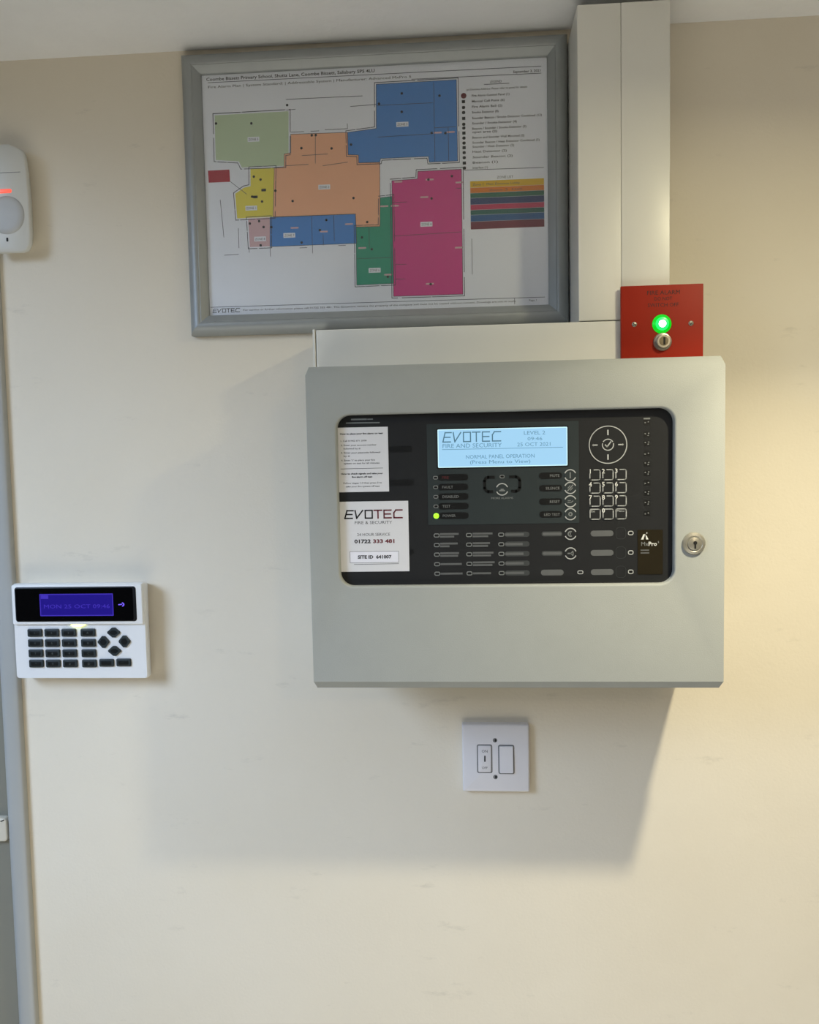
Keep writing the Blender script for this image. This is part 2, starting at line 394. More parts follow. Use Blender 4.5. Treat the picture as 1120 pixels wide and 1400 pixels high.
text('(Press Menu to View)', 36.3, -9.2, 3.9, DT, 'lcdink2', lcd, 'CENTER', 66, name='lcd_text')

def led_ring(x, z, w, h, lw, parent, material='mark', name='indicator_led', dd=None):
    dd = FD if dd is None else dd
    bm = bmesh.new(); frame_ring(bm, rr(x - w / 2, x + w / 2, z - h / 2, z + h / 2, h * .42, 4), rr(x - w / 2 + lw, x + w / 2 - lw, z - h / 2 + lw, z + h / 2 - lw, max(h * .42 - lw, .1), 4), dd, dd + .35)
    o = link(name, bm, material, parent)
    bm = bmesh.new(); slab(bm, x - w / 2 + lw * .6, x + w / 2 - lw * .6, z - h / 2 + lw * .6, z + h / 2 - lw * .6, dd, dd + .12, h * .2, n=3); link('led_window', bm, 'slot', o)
    return o
def pill(x0, x1, z, h, material, parent, dd=None, name='label_window'):
    dd = FD if dd is None else dd
    bm = bmesh.new(); slab(bm, x0, x1, z - h / 2, z + h / 2, dd, dd + .2, h * .48, n=4)
    return link(name, bm, material, parent)
# status lights left of the display surround
names = ['FIRE', 'FAULT', 'DISABLED', 'TEST', 'POWER']
for i, s in enumerate(names):
    z = -23.8 - 10.6 * i
    pl = pill(-32.5, 1.0, z, 7.2, 'slot', panel, D1)
    text(s, -28, z - 1.5, 3.0, D1 + .3, 'redprint' if i == 0 else 'markdim', pl)
    if i < 4: led_ring(-35.1, z, 5.4, 3.9, .8, panel, 'markdim', dd=D1)
    else:
        bm = bmesh.new(); disc(bm, -35, z, [(3.1, D1), (3.1, D1 + .5), (2.2, D1 + 1.1), (.8, D1 + 1.3)], 20)
        lab(link('indicator_led', bm, 'greenled', panel, smooth=True), 'lit green power light')
# bracket with the middle button
bm = bmesh.new()
for sgn in (-1, 1):
    cx_ = 38.2 + sgn * 14.5
    for part_ in ((90, 180),):
        arc(bm, cx_, -29.2, 3.2, 6.4, 90 if sgn < 0 else 90, 180 if sgn < 0 else 0, D1, D1 + .2, 10)
        arc(bm, cx_, -35.4, 3.2, 6.4, 270 if sgn < 0 else 270, 180 if sgn < 0 else 360, D1, D1 + .2, 10)
    stroke(bm, [(38.2 + sgn * 19.3, -29.2), (38.2 + sgn * 19.3, -35.4)], 3.2, D1, D1 + .2)
    stroke(bm, [(38.2 + sgn * 14.5, -24.4), (38.2 + sgn * 9.5, -24.4)], 3.2, D1, D1 + .2)
    stroke(bm, [(38.2 + sgn * 14.5, -40.2), (38.2 + sgn * 11.5, -40.2)], 3.2, D1, D1 + .2)
lab(link('button_bracket', bm, 'slot', panel), 'black bracket marking around the middle button')
led_ring(38.3, -23.9, 5.4, 3.9, .8, panel, 'markdim', dd=D1)
def round_button(x, z, r, parent, dd, mark=True, sym=None):
    bm = bmesh.new(); disc(bm, x, z, [(r, dd), (r, dd + .3), (r - .5, dd + .6)], 28)
    o = link('push_button', bm, 'module' if dd > FD + .1 else 'fascia', parent)
    bm = bmesh.new(); arc(bm, x, z, r - 1.1, r, 22, 158, dd + .5, dd + .8); arc(bm, x, z, r - 1.1, r, 202, 338, dd + .5, dd + .8)
    link('button_ring', bm, 'mark', o)
    bm = bmesh.new()
    d0, d1 = dd + .5, dd + .75
    S = lambda pts, w=.9: stroke(bm, [(x + p * r, z + q * r) for p, q in pts], w, d0, d1)
    if sym == 'i': S([(0, -.4), (0, .4)], 1.3)
    elif sym == 'slash': S([(-.4, -.45), (.4, .45)], 1.2); S([(-.35, 0), (-.05, .35)]); S([(.35, 0), (.05, -.35)])
    elif sym == 'lines': S([(-.4, -.2), (.1, -.2), (.4, .05)]); S([(-.35, .1), (.0, .1)])
    elif sym == 'dot': arc(bm, x, z, r * .16, r * .36, 0, 360, d0, d1, 12)
    elif sym == 'bell': S([(-.35, -.2), (.35, -.2)], 1.5); S([(-.15, .0), (.15, .0)], 1.2)
    elif sym == 'c': arc(bm, x, z, r * .3, r * .48, 60, 300, d0, d1, 12); S([(-.05, -.1), (-.05, .2)])
    elif sym == 'horn': S([(-.4, 0), (0, 0)], 1.4); S([(0, 0), (.35, .35)]); S([(0, 0), (.35, -.35)]); S([(.4, -.2), (.4, .2)])
    link('button_symbol', bm, 'markdim', o)
    return o
round_button(38.1, -37.9, 6.9, panel, D1, sym='bell')
text('MORE ALARMS', 38.1, -48.6, 2.2, D1 + .05, 'markdim', module, 'CENTER', 24)
for z, s, sy in ((-23.8, 'MUTE', 'i'), (-37.6, 'SILENCE', 'slash'), (-52.3, 'RESET', 'lines'), (-66.4, 'LED TEST', 'dot')):
    pl = pill(78.5, 103.5, z, 7.0, 'slot', panel, D1)
    text(s, 101, z - 1.5, 3.0, D1 + .3, 'markdim', pl, 'RIGHT')
    round_button(112.4, z, 6.7, panel, D1, sym=sy)
for z, sy in ((-88.2, 'c'), (-109.8, 'horn')):
    pill(80.8, 103.6, z + .2, 5.6, 'pillmid', panel)
    o = pill(82, 102.5, z + .2, 3.2, 'pill', panel, FD + .15)
    round_button(112.4, z, 6.7, panel, FD, sym=sy)
for z in (-130.9,):
    pill(79.8, 104.6, z, 6.4, 'pill', panel); led_ring(122.9, z, 6.4, 4.2, .9, panel)
for z in (-88.2, -109.6, -130.9):
    pill(134.3, 159.0, z, 6.4, 'pill', panel); led_ring(177.6, z, 6.0, 4.8, .9, panel)
    bm = bmesh.new(); frame_ring(bm, rr(161.5, 172.5, z - 6.5, z + 6.5, 4), rr(161.8, 172.2, z - 6.2, z + 6.2, 3.8), FD, FD + .25); link('blank_button_edge', bm, 'pillmid', panel)
# navigation ring and number keys
bm = bmesh.new(); disc(bm, 153.3, 8.7, [(20.6, FD), (20.6, FD + .3), (20.2, FD + .5)], 48)
nav = lab(link('navigation_pad', bm, 'fascia', panel), 'round navigation pad with a thin pale ring')
bm = bmesh.new(); arc(bm, 153.3, 8.7, 19.7, 20.7, 0, 360, FD + .4, FD + .7, 56); link('button_ring', bm, 'mark', nav)
bm = bmesh.new(); arc(bm, 153.3, 8.7, 5.5, 6.5, 30, 150, FD + .4, FD + .7, 20); arc(bm, 153.3, 8.7, 5.5, 6.5, 165, 375, FD + .4, FD + .7, 24); link('button_ring', bm, 'mark', nav)
bm = bmesh.new(); stroke(bm, [(150.6, 8.4), (152.3, 6.4), (156.2, 11.6)], 1.3, FD + .4, FD + .75); link('button_symbol', bm, 'mark', nav)
for x, z, dx, dz in ((153.3, 22, 0, 2.0), (153.3, -4.7, 0, -2.0), (139.6, 8.6, -1, 0), (166.9, 8.6, 1, 0)):
    bm = bmesh.new()
    if dx: stroke(bm, [(x - 2, z), (x + 2, z)], 1.3, FD + .4, FD + .75); poly(bm, [(x + dx * 2, z - 1.3), (x + dx * 3.4, z), (x + dx * 2, z + 1.3)] if dx > 0 else [(x - 2, z + 1.3), (x - 3.4, z), (x - 2, z - 1.3)], FD + .4, FD + .75)
    else: stroke(bm, [(x, z - 2.1), (x, z + 2.1)], 1.6, FD + .4, FD + .75)
    link('arrow_mark', bm, 'mark', nav)
keys = ['1', '2', '3', '4', '5', '6', '7', '8', '9', 'Esc', '0', 'Menu']
for i, s in enumerate(keys):
    x = 139.2 + 14.0 * (i % 3); z = -23.9 - 14.35 * (i // 3); h = 6.0
    bm = bmesh.new(); slab(bm, x - h, x + h, z - h, z + h, FD, FD + .6, 1.6, .25, n=4)
    k = link('number_key', bm, 'fascia', panel)
    # outline broken at the top left where the figure sits
    bm = bmesh.new(); e = h - .5; d0, d1 = FD + .5, FD + .8
    wide = s in ('Esc', 'Menu', '0')
    pts = [(x - e, z + (e if wide else 1.2)), (x - e, z - e + 1.2)] + [(x - e + 1.2 + 1.2 * math.cos(math.radians(t)), z - e + 1.2 + 1.2 * math.sin(math.radians(t))) for t in (210, 240)] + \
          [(x - e + 1.2, z - e), (x + e - 1.2, z - e), (x + e, z - e + 1.2), (x + e, z + e - 1.2), (x + e - 1.2, z + e), (x - (e if wide else 1.0), z + e)]
    stroke(bm, pts, .95, d0, d1); link('key_outline', bm, 'mark', k)
    if len(s) == 1: text(s, x - e - 1.3, z + 1.7, 5.0, FD + .82, 'brandw', k, name='key_figure', bold=.015)
    else: text(s, x - e + .8, z + 2.2, 2.6, FD + .75, 'mark', k, name='key_figure')
# column of small zone slots at the right
for i in range(10):
    z = [32.3, 18.9, 9.4, -1.6, -12.7, -23.0, -33.4, -44.5, -55.7, -66.8][i]
    bm = bmesh.new(); slab(bm, 191.8, 198.6, z - 3.0, z + 3.0, FD, FD + .1, .8, n=3)
    s_ = link('zone_slot', bm, 'slot', panel)
    bm = bmesh.new()
    for px, pz in ((193.3, .9), (196.4, -1.0), (196.9, 1.3)) if i % 3 else ((193.2, -.6), (196.6, .3)):
        slab(bm, px - .75, px + .75, z + pz - .6, z + pz + .6, FD, FD + .35, .5, n=3)
    if i == 0: slab(bm, 191.5, 198.5, z + 3.0, z + 4.6, FD, FD + .3, .4, n=2)
    link('slot_pins', bm, 'markdim', s_)
# lower grid of indicator lights and labels
rng = random.Random(3)
for r_ in range(5):
    z = -88.1 - 10.72 * r_
    for c_, (lx, x0, x1) in enumerate(((-35.0, -31.2, -5.5), (.9, 5.0, 31.0), (36.5, 40.5, 67.5))):
        led_ring(lx, z, 6.6, 4.6, 1.0, panel, 'markdim')
        pl = pill(x0, x1, z, 6.6 if c_ < 2 else 5.8, 'fascia' if c_ < 2 else 'pillmid', panel)
        bm = bmesh.new()
        if c_ < 2:
            two = (r_ < 3) if c_ == 0 else r_ < 4
            w1 = (x1 - x0) * rng.uniform(.7, .98) if (c_, r_) != (1, 1) else 18; w2 = w1 * rng.uniform(.5, .95)
            stroke(bm, [(x0 + .9, z + (1.5 if two else 0)), (x0 + w1, z + (1.5 if two else 0))], 2.1, FD + .15, FD + .3)
            if two: stroke(bm, [(x0 + .9, z - 1.5), (x0 + w2, z - 1.5)], 2.1, FD + .15, FD + .3)
        else:
            stroke(bm, [(x0 + 1.8, z), (x0 + 19 + rng.uniform(-2, 2), z)], 2.8, FD + .15, FD + .3)
        link('label_print', bm, 'pill', pl)
# brand plate
bm = bmesh.new(); slab(bm, 185, 212, -134, -84.8, FD, FD + .5, .8)
br = lab(link('brand_plate', bm, 'brand', panel), 'dark brown brand plate with white letters')
bm = bmesh.new(); d0, d1 = FD + .4, FD + .6
poly(bm, [(188.6, -95.4), (191.2, -89.6), (193.0, -89.6), (191.2, -95.4)], d0, d1); poly(bm, [(193.2, -89.6), (195.0, -92.0), (196.6, -95.4), (194.2, -95.4)], d0, d1); poly(bm, [(194.2, -88.9), (194.9, -87.2), (195.4, -88.9)], d0, d1)
link('brand_emblem', bm, 'brandw', br)
text('Mx', 188.4, -102.4, 4.6, d1, 'markdim', br); text('Pro', 196.4, -102.4, 4.6, d1, 'brandw', br, bold=.025); text('5', 206.6, -99.4, 2.0, d1, 'mark', br)
bm = bmesh.new(); stroke(bm, [(188.8, -107.2), (196.6, -107.2)], 1.3, d0, d1); stroke(bm, [(188.8, -110.2), (196.8, -110.2)], 1.3, d0, d1); link('printed_lines', bm, 'pill', br)
# left strip: header print, black slots, two stickers
bm = bmesh.new(); stroke(bm, [(-127, 42.4), (-111, 42.4)], 1.7, FD, FD + .15); stroke(bm, [(-109, 42.3), (-104, 42.3)], 1.3, FD, FD + .15); stroke(bm, [(-133, 38.6), (-96.5, 38.3)], 1.2, FD, FD + .15)
link('header_print', bm, 'markdim', panel)
for x0, x1, z, h in ((-90, -60.5, 8.4, 6.6), (-90, -59.5, -28.7, 7.0), (-72, -63.5, -68, 5), (-72, -60.8, -106.3, 6.4)): pill(x0, x1, z, h, 'slot', panel)
bm = bmesh.new(); slab(bm, -146, -87, -38.2, 33.6, FD, FD + .35, .3)
n1 = lab(link('instruction_sticker', bm, 'paper', panel), 'white sticker with printed instructions')
TD = FD + .4
text('How to place your fire alarm on test', -140.5, 25.8, 1.75, TD, 'ink', n1, width=48, bold=.05)
for s, x, z, w in (('1. Call 01962 671 2008', -140, 18.0, 29), ('2. Enter your account number', -140, 13.2, 40), ('followed by #', -137, 9.4, 19), ('3. Enter your passcode followed', -140, 4.8, 44),
                   ('by #', -137, 1.2, 7), ("4. Enter '1' to place your fire", -140, -3.6, 38), ('system on test for 60 minutes', -137, -7.0, 40)):
    text(s, x, z, 1.75, TD, 'inkgrey', n1, width=w, bold=.02)
bm = bmesh.new(); stroke(bm, [(-140.5, -12.2), (-93.5, -12.0)], .5, TD - .1, TD + .05); link('printed_rule', bm, 'inkgrey', n1)
text('How to check signals and take your', -117, -18.6, 1.75, TD, 'ink', n1, 'CENTER', 47, bold=.05); text('fire alarm off test', -117, -22.2, 1.75, TD, 'ink', n1, 'CENTER', 23, bold=.05)
text('Follow stages 1-3 then press 2 to', -116.5, -29.0, 1.75, TD, 'inkgrey', n1, 'CENTER', 43, bold=.02); text('take your fire system off test', -116.5, -32.8, 1.75, TD, 'inkgrey', n1, 'CENTER', 38, bold=.02)
bm = bmesh.new(); slab(bm, -146, -66, -127.8, -48.9, FD, FD + .35, .3)
n2 = lab(link('service_sticker', bm, 'paper', panel), 'white service sticker with black and dark red wordmark')
a, b = bmesh.new(), bmesh.new(); logo((a, b), -137.4, -67.6, 65, 8.6, 1.5, TD - .1, TD + .08)
link('wordmark', a, 'ink', n2); link('wordmark', b, 'inkred', n2)
text('FIRE & SECURITY', -105.5, -74.2, 3.5, TD, 'inkgrey', n2, 'CENTER', 42)
text('24 HOUR SERVICE', -105.5, -87.6, 3.3, TD, 'inkgrey', n2, 'CENTER', 37)
text('01722', -127.3, -95.6, 4.1, TD, 'ink', n2, width=18.5, bold=.05); text('333 481', -106.2, -95.6, 4.1, TD, 'inkred', n2, width=24, bold=.05)
bm = bmesh.new(); slab(bm, -132.5, -78, -117.6, -105.2, FD + .3, TD); bx_ = link('site_box', bm, 'paper2', n2)
text('SITE ID  641007', -105, -113.0, 3.6, TD + .1, 'ink', n2, 'CENTER', 38, bold=.05)
bm = bmesh.new(); stroke(bm, [(-128, -119.6), (-78, -119.2)], .5, TD - .1, TD + .03); frame_ring(bm, rr(-132.8, -77.7, -117.9, -104.9, 0), rr(-132.4, -78.1, -117.5, -105.3, 0), TD - .1, TD + .04); link('printed_rule', bm, 'inkgrey', n2)
# cam lock in the lid
def cam_lock(x, z, d, r, parent, name='cam_lock'):
    bm = bmesh.new(); disc(bm, x, z, [(r, d), (r, d + 1.4), (r * .94, d + 2.6), (r * .72, d + 3.4), (r * .68, d + 3.0), (r * .64, d + 3.0)], 36)
    lk = link(name, bm, 'chromelight', parent, smooth=True)
    bm = bmesh.new(); disc(bm, x, z, [(r * .55, d + 2.5), (r * .55, d + 4.0), (r * .5, d + 4.3)], 28); link('lock_barrel', bm, 'chromelight', lk, smooth=True)
    bm = bmesh.new(); disc(bm, x + r * .05, z + r * .08, [(r * .17, d + 3.8), (r * .17, d + 4.5)], 16); stroke(bm, [(x + r * .05, z + r * .1), (x + r * .05, z - r * .36)], r * .16, d + 3.8, d + 4.52); link('keyhole', bm, 'black', lk)
    return lk
cam_lock(242.5, -99.4, 150, 12.2, panel)

# ------------------------------------------------------------------ cable trunking around the panel
def trunk(x0, x1, z0, z1, label, vertical):
    t = thing('cable_trunking', label, 'cable trunking', (x0 + x1) / 2, z0, group='white cable trunking above the panel')
    bm = bmesh.new()
    if vertical: slab(bm, x0, x1, z0, z1, 0, 84, 0)
    else: slab(bm, x0, x1, z0, z1, 0, 84, 0)
    link('trunking_body', bm, 'pvc', t, bevel=.6)
    bm = bmesh.new()
    if vertical: slab(bm, x0 + .05, x1 - .05, z0 + .2, z1, 82, 90, .9, .8, n=3)
    else: slab(bm, x0 + 3.2, x1 - .2, z0 + .4, z1 - .4, 82, 90, 1.0, 1.4, n=3)
    link('trunking_lid', bm, 'pvc', t, smooth=True)
    if not vertical:
        bm = bmesh.new(); slab(bm, x0 - .6, x0 + 2.4, z0, z1 + .3, 0, 90.6, .6, .6, n=3); link('end_cap', bm, 'pvc', t, smooth=True)
    return t
trunk(129.6, 177.6, 150.4, 497.5, 'narrow white vertical cable trunking next to the framed plan', True)
trunk(177.8, 231.5, 100.5, 497.5, 'white vertical cable trunking running down behind the red plate', True)
trunk(-177, 177.4, 100.5, 150, 'white horizontal cable trunking along the top of the alarm panel', False)

# ------------------------------------------------------------------ red key switch plate
rp = thing('key_switch', 'red square fire alarm key switch plate with lit green lamp', 'key switch', 221, 105, 90.5)
PF = 98
bm = bmesh.new(); slab(bm, 178, 264.5, 106, 184.8, 90.4, 94.2, 2.0, n=3); link('back_box', bm, 'redbox', rp)
bm = bmesh.new(); slab(bm, 175.5, 266.4, 104.4, 186.5, 94, PF, .8, .8, n=3); link('face_plate', bm, 'red', rp, smooth=True)
text('FIRE ALARM', 222.5, 175.7, 4.7, PF + .05, 'redtext', rp, 'CENTER', 36); text('DO NOT', 222.1, 169.2, 4.1, PF + .05, 'redtext', rp, 'CENTER', 19.5); text('SWITCH OFF', 222.1, 162.2, 4.3, PF + .05, 'redtext', rp, 'CENTER', 34)
bm = bmesh.new(); disc(bm, 220.6, 143.1, [(10.6, PF), (10.6, PF + .5), (8.8, PF + 2), (6.8, PF + 3), (4.2, PF + 3.4)], 32); gl = lab(link('indicator_lamp', bm, 'gdome', rp, smooth=True), 'bright green lit lamp, its halo shaped as a wide dome')
bm = bmesh.new(); disc(bm, 220.6, 143.1, [(7.6, PF + 2.2), (7.2, PF + 3.2), (5.2, PF + 3.8)], 28); link('lamp_halo_mid', bm, 'gmid', gl, smooth=True)
bm = bmesh.new(); disc(bm, 220.6, 143.1, [(4.2, PF + 3.3), (3.9, PF + 4.3), (2.6, PF + 5.2), (1, PF + 5.7)], 24); link('lamp_core', bm, 'gcore', gl, smooth=True)
bm = bmesh.new(); disc(bm, 221.3, 123.2, [(10.2, PF), (10.2, PF + 1.2), (9.4, PF + 2.4), (7.8, PF + 2.8), (7.6, PF + 6.4), (7.0, PF + 7.0)], 36); kl = link('lock_body', bm, 'chromelight', rp, smooth=True)
bm = bmesh.new(); disc(bm, 221.3, 123.2, [(5.2, PF + 6.8), (5.0, PF + 7.6)], 24); link('lock_barrel', bm, 'chromedark', kl, smooth=True)
bm = bmesh.new(); stroke(bm, [(221.8, 126.2), (221.8, 120.4)], 2.2, PF + 7.4, PF + 7.9); link('keyhole', bm, 'black', kl)
def screw(x, z, d, r, parent, material='chrome', ang=30):
    bm = bmesh.new(); disc(bm, x, z, [(r, d), (r, d + .5), (r * .7, d + 1.0), (r * .3, d + 1.2)], 18); s = link('screw', bm, material, parent, smooth=True)
    c, n_ = math.cos(math.radians(ang)), math.sin(math.radians(ang))
    bm = bmesh.new(); stroke(bm, [(x - c * r * .6, z - n_ * r * .6), (x + c * r * .6, z + n_ * r * .6)], r * .28, d + .9, d + 1.25); link('screw_slot', bm, 'black', s)
screw(190.3, 143.6, PF, 2.8, rp, 'chromelight', -35); screw(252.8, 142.9, PF, 2.8, rp, 'chromelight', 65)

# ------------------------------------------------------------------ framed zone plan
fp = thing('framed_plan', 'silver framed coloured zone plan hanging above the alarm panel', 'framed plan', -110, 159)
FX0, FX1, FZ0, FZ1 = -349, 128.6, 159.5, 505.5
PROF = [(0, .5), (0, 9), (1.2, 13), (4, 17), (8, 19.5), (12, 20), (14.5, 19.2), (15.2, 18.2), (16, 18.4), (19, 16.2), (23.8, 12.6), (24.6, 11.4), (24.6, 6)]
def rail(side):
    bm = bmesh.new()
    def c(u, d, end):
        x0, x1, z0, z1 = FX0 + u, FX1 - u, FZ0 + u, FZ1 - u
        p = {'b': ((x0, z0), (x1, z0)), 'r': ((x1, z0), (x1, z1)), 't': ((x1, z1), (x0, z1)), 'l': ((x0, z1), (x0, z0))}[side][end]
        return bm.verts.new(W(p[0], p[1], d))
    A = [c(u, d, 0) for u, d in PROF]; B = [c(u, d, 1) for u, d in PROF]
    for i in range(len(PROF) - 1): bm.faces.new((A[i], B[i], B[i + 1], A[i + 1]))
    for v in (A, B): bm.faces.new(v)
    bm.normal_update()
    return link('frame_rail', bm, 'alu', fp, smooth=True)
for s in 'btlr': rail(s)
bm = bmesh.new(); slab(bm, FX0 + 15, FX1 - 15, FZ0 + 15, FZ1 - 15, 2, 8); sheet = lab(link('plan_sheet', bm, 'sheet', fp), 'printed floor plan with coloured zones')
PD = 8.0
ZN = dict(
 z_green=[(-309.5, 432.0), (-215.5, 432.5), (-217.0, 381.5), (-222.5, 381.0), (-223.0, 366.5), (-277.0, 367.0), (-280.5, 374.5), (-310.0, 377.5)],
 z_peach=[(-213.5, 404.5), (-142.0, 403.5), (-142.0, 376.5), (-129.0, 375.5), (-129.0, 366.0), (-102.5, 365.5), (-104.0, 287.5), (-134.0, 288.0), (-134.5, 304.0), (-239.0, 304.5), (-235.5, 365.0), (-223.0, 365.5), (-222.5, 381.0), (-214.0, 382.0)],
 z_blue=[(-105.0, 459.5), (-6.0, 460.0), (-6.0, 363.0), (-41.0, 363.0), (-42.0, 370.0), (-101.5, 370.0), (-102.5, 365.8), (-129.0, 366.0), (-129.0, 375.5), (-142.0, 376.5), (-142.0, 403.5), (-106.0, 406.5)],
 z_yellow=[(-266.0, 365.0), (-235.5, 365.0), (-238.5, 304.8), (-285.0, 304.5), (-286.5, 335.0), (-275.0, 342.0), (-266.5, 343.5)],
 z_mauve=[(-271.0, 303.5), (-243.5, 304.0), (-244.0, 268.5), (-270.0, 268.5)],
 z_blue2=[(-243.0, 304.0), (-134.5, 304.0), (-133.8, 268.0), (-244.0, 268.0)],
 z_teal=[(-134.5, 287.8), (-104.2, 287.5), (-103.0, 322.5), (-88.0, 323.5), (-88.5, 217.0), (-135.0, 216.5)],
 z_mag=[(-88.0, 342.5), (-56.0, 343.5), (-55.5, 352.5), (-1.5, 352.8), (-2.0, 200.8), (-88.8, 201.0)],
 z_red=[(-320.5, 364.8), (-293.0, 365.0), (-292.5, 350.0), (-320.0, 350.0)])
for k, pts in ZN.items():
    bm = bmesh.new(); poly(bm, pts, PD, PD + .12); link('printed_zone', bm, 'z_blue' if k == 'z_blue2' else k, sheet)
bm = bmesh.new(); d0, d1 = PD + .02, PD + .2
def offs(pts, g):
    n = len(pts); out = []
    for i in range(n):
        p, c_, q = Vector(pts[i - 1]), Vector(pts[i]), Vector(pts[(i + 1) % n])
        a_ = (c_ - p).normalized(); b_ = (q - c_).normalized()
        na, nb = Vector((-a_.y, a_.x)), Vector((-b_.y, b_.x)); m_ = na + nb
        out.append(tuple(c_ + (m_ / max(m_.length_squared, .3)) * 2 * g * .7))
    return out
for k in ('z_green', 'z_blue', 'z_mag', 'z_yellow', 'z_mauve', 'z_teal'):
    o_ = offs(ZN[k], 3.0); n = len(o_)
    for i in range(n):
        p, q = Vector(o_[i]), Vector(o_[(i + 1) % n])
        if (q - p).length < 12: stroke(bm, [p, q], .8, d0, d1); continue
        t0 = 0
        while t0 < 1:
            t1 = min(1, t0 + rng.uniform(.25, .6)); stroke(bm, [p.lerp(q, t0), p.lerp(q, t1)], .8, d0, d1); t0 = t1 + rng.uniform(.02, .1)
for k in ('z_peach', 'z_blue2', 'z_blue', 'z_mag', 'z_teal'): stroke(bm, ZN[k], .55, d0, d1, True)
for seg in ([(-182.5, 403), (-183.5, 368)], [(-221.5, 366.5), (-192.5, 367)], [(-174, 364.5), (-143, 367.5)], [(-200, 378), (-168, 378.5)], [(-34, 458), (-34, 364)], [(-104, 434), (-36, 434)], [(-17, 404), (-17, 364)], [(-34, 404), (-8, 404)],
            [(-104, 396), (-36, 397)], [(-88, 275), (-3, 277)], [(-190, 303), (-190, 258)], [(-162, 303), (-162, 272)], [(-176, 280), (-176, 267)], [(-134, 249), (-90, 249)], [(-118, 286), (-118, 262)], [(-218, 447), (-122.5, 446.5)], [(-137.5, 434.5), (-105.5, 435.5)],
            [(-218, 434), (-207, 434.5)], [(-285, 260), (-303, 259.5)], [(-284, 292), (-284, 268)], [(-306, 328), (-303, 282)], [(-292, 350), (-272, 334)], [(-271, 268), (-271, 262)], [(-244, 268), (-244, 256)], [(-157, 266), (-148, 266)], [(-206, 265), (-197, 265)],
            [(-316.5, 472), (97, 470.8)], [(-61, 463.3), (97, 462.5)], [(-323, 195), (99, 194)], [(2, 351.5), (99, 350.5)], [(62, 194), (62, 187)], [(28, 452.6), (58, 452.6)], [(-213, 407), (-197, 407)], [(-188, 407), (-178, 407)], [(-170, 408), (-142, 408), (-142, 414)],
            [(-88, 316), (-70, 316)], [(-2, 330), (-8, 330)], [(10, 268), (10, 225)], [(-86, 240), (-72, 240)], [(-86, 222), (-74, 222)]):
    stroke(bm, seg, .6, d0, d1)
link('plan_lines', bm, 'wallink', sheet)
bm = bmesh.new()
for x, z in [(-308, 422), (-263, 420), (-253.5, 351), (-265, 330.5), (-252.5, 324), (-235, 336.5), (-213.5, 323), (-136.5, 323.5), (-120, 293.5), (-171.5, 298), (-180, 286), (-203.5, 271.5), (-73.5, 447), (-74, 425), (-102, 436), (-27, 442), (-37.5, 398), (-20.5, 397), (-42.5, 342), (-13.5, 345),
             (-42, 214.5), (-39, 319), (-127, 275), (-115, 260), (-95.5, 225.5), (-251.5, 292.5), (-257, 300), (-269, 297.5), (-200.5, 387), (-162.5, 385), (-138, 388.5), (-241.5, 292), (-182, 402), (-187, 402), (-217, 440), (-256, 270), (-262, 355)]:
    slab(bm, x - 1.5, x + 1.5, z - 1.5, z + 1.5, d0, PD + .25, 1.2, n=3)
for x, z in ((-261, 330), (-250, 338)): slab(bm, x - 3, x + 3, z - 1.6, z + 1.6, d0, PD + .25, .5, n=2)
link('plan_symbols', bm, 'ink', sheet)
for x, z, s in ((-261, 400.5, 'ZONE 5'), (-173, 338.5, 'ZONE 2'), (-73.5, 410, 'ZONE 3'), (-219, 281, 'ZONE 7'), (-46, 288, 'ZONE 4'), (-112, 234, 'ZONE 6'), (-266.5, 316.5, 'ZONE 1'), (-256.5, 278, 'ZONE 8')):
    bm = bmesh.new(); slab(bm, x - 7.5, x + 7.5, z - 2.9, z + 2.9, d0, PD + .25); pb = link('zone_label', bm, 'sheet', sheet)
    text(s, x, z - 1.5, 3.0, PD + .3, 'inkgrey', sheet, 'CENTER', 12.5)
for x, z in ((-30, 398), (-14, 398), (-41, 342), (-48, 321), (-80, 341), (-43, 215), (-95, 228), (-127, 262), (-85, 312), (-4, 337), (-6, 258), (-175, 284), (-212, 290), (-143, 292), (-98, 312)):
    bm = bmesh.new(); slab(bm, x - 5, x + 5, z - 1.0, z + 1.0, d0, PD + .16, .6, n=2); link('room_label', bm, 'z_mauve', sheet)
KX = [(338, 330, 'k_yellow'), (330, 323.5, 'k_orange'), (323.5, 317.5, 'k_green'), (317.5, 309.5, 'k_navy'), (309.5, 303, 'k_pink'), (303, 297, 'k_teal'), (297, 289, 'k_blue'), (289, 279.5, 'k_maroon')]
for z1, z0, m_ in KX:
    bm = bmesh.new(); slab(bm, 9, 99.4, z0, z1 - .3, PD, PD + .12); link('key_stripe', bm, m_, sheet)
TT = PD + .1
text('Coombe Bissett Primary School, Shutts Lane, Coombe Bissett, Salisbury SP5 4LU', -318.5, 474.2, 3.9, TT, 'ink', sheet, width=212, bold=.02)
text('Fire Alarm Plan | System Standard: | Addressable System | Manufacturer: Advanced MxPro 5', -316.5, 465.2, 3.0, TT, 'ink', sheet, width=255)
text('September 3, 2021', 97, 464.4, 2.9, TT, 'ink', sheet, 'RIGHT', 33, bold=.02)
text('LEGEND', 42, 454, 3.2, TT, 'inkgrey', sheet, 'CENTER', 14)
text('(x) Denotes Address: Please refer to panel for details', 6, 446.4, 2.3, TT, 'ink', sheet, width=74)
LZ = [440, 433.3, 426.8, 420.2, 413.3, 407, 400.7, 396.6, 390, 384, 379, 373, 366.5, 360, 353.8]
LR = [58.5, 52.5, 49.5, 45, 97.5, 67, 78.5, 43, 76, 94.5, 63.5, 54.5, 61.5, 43.5, 31]
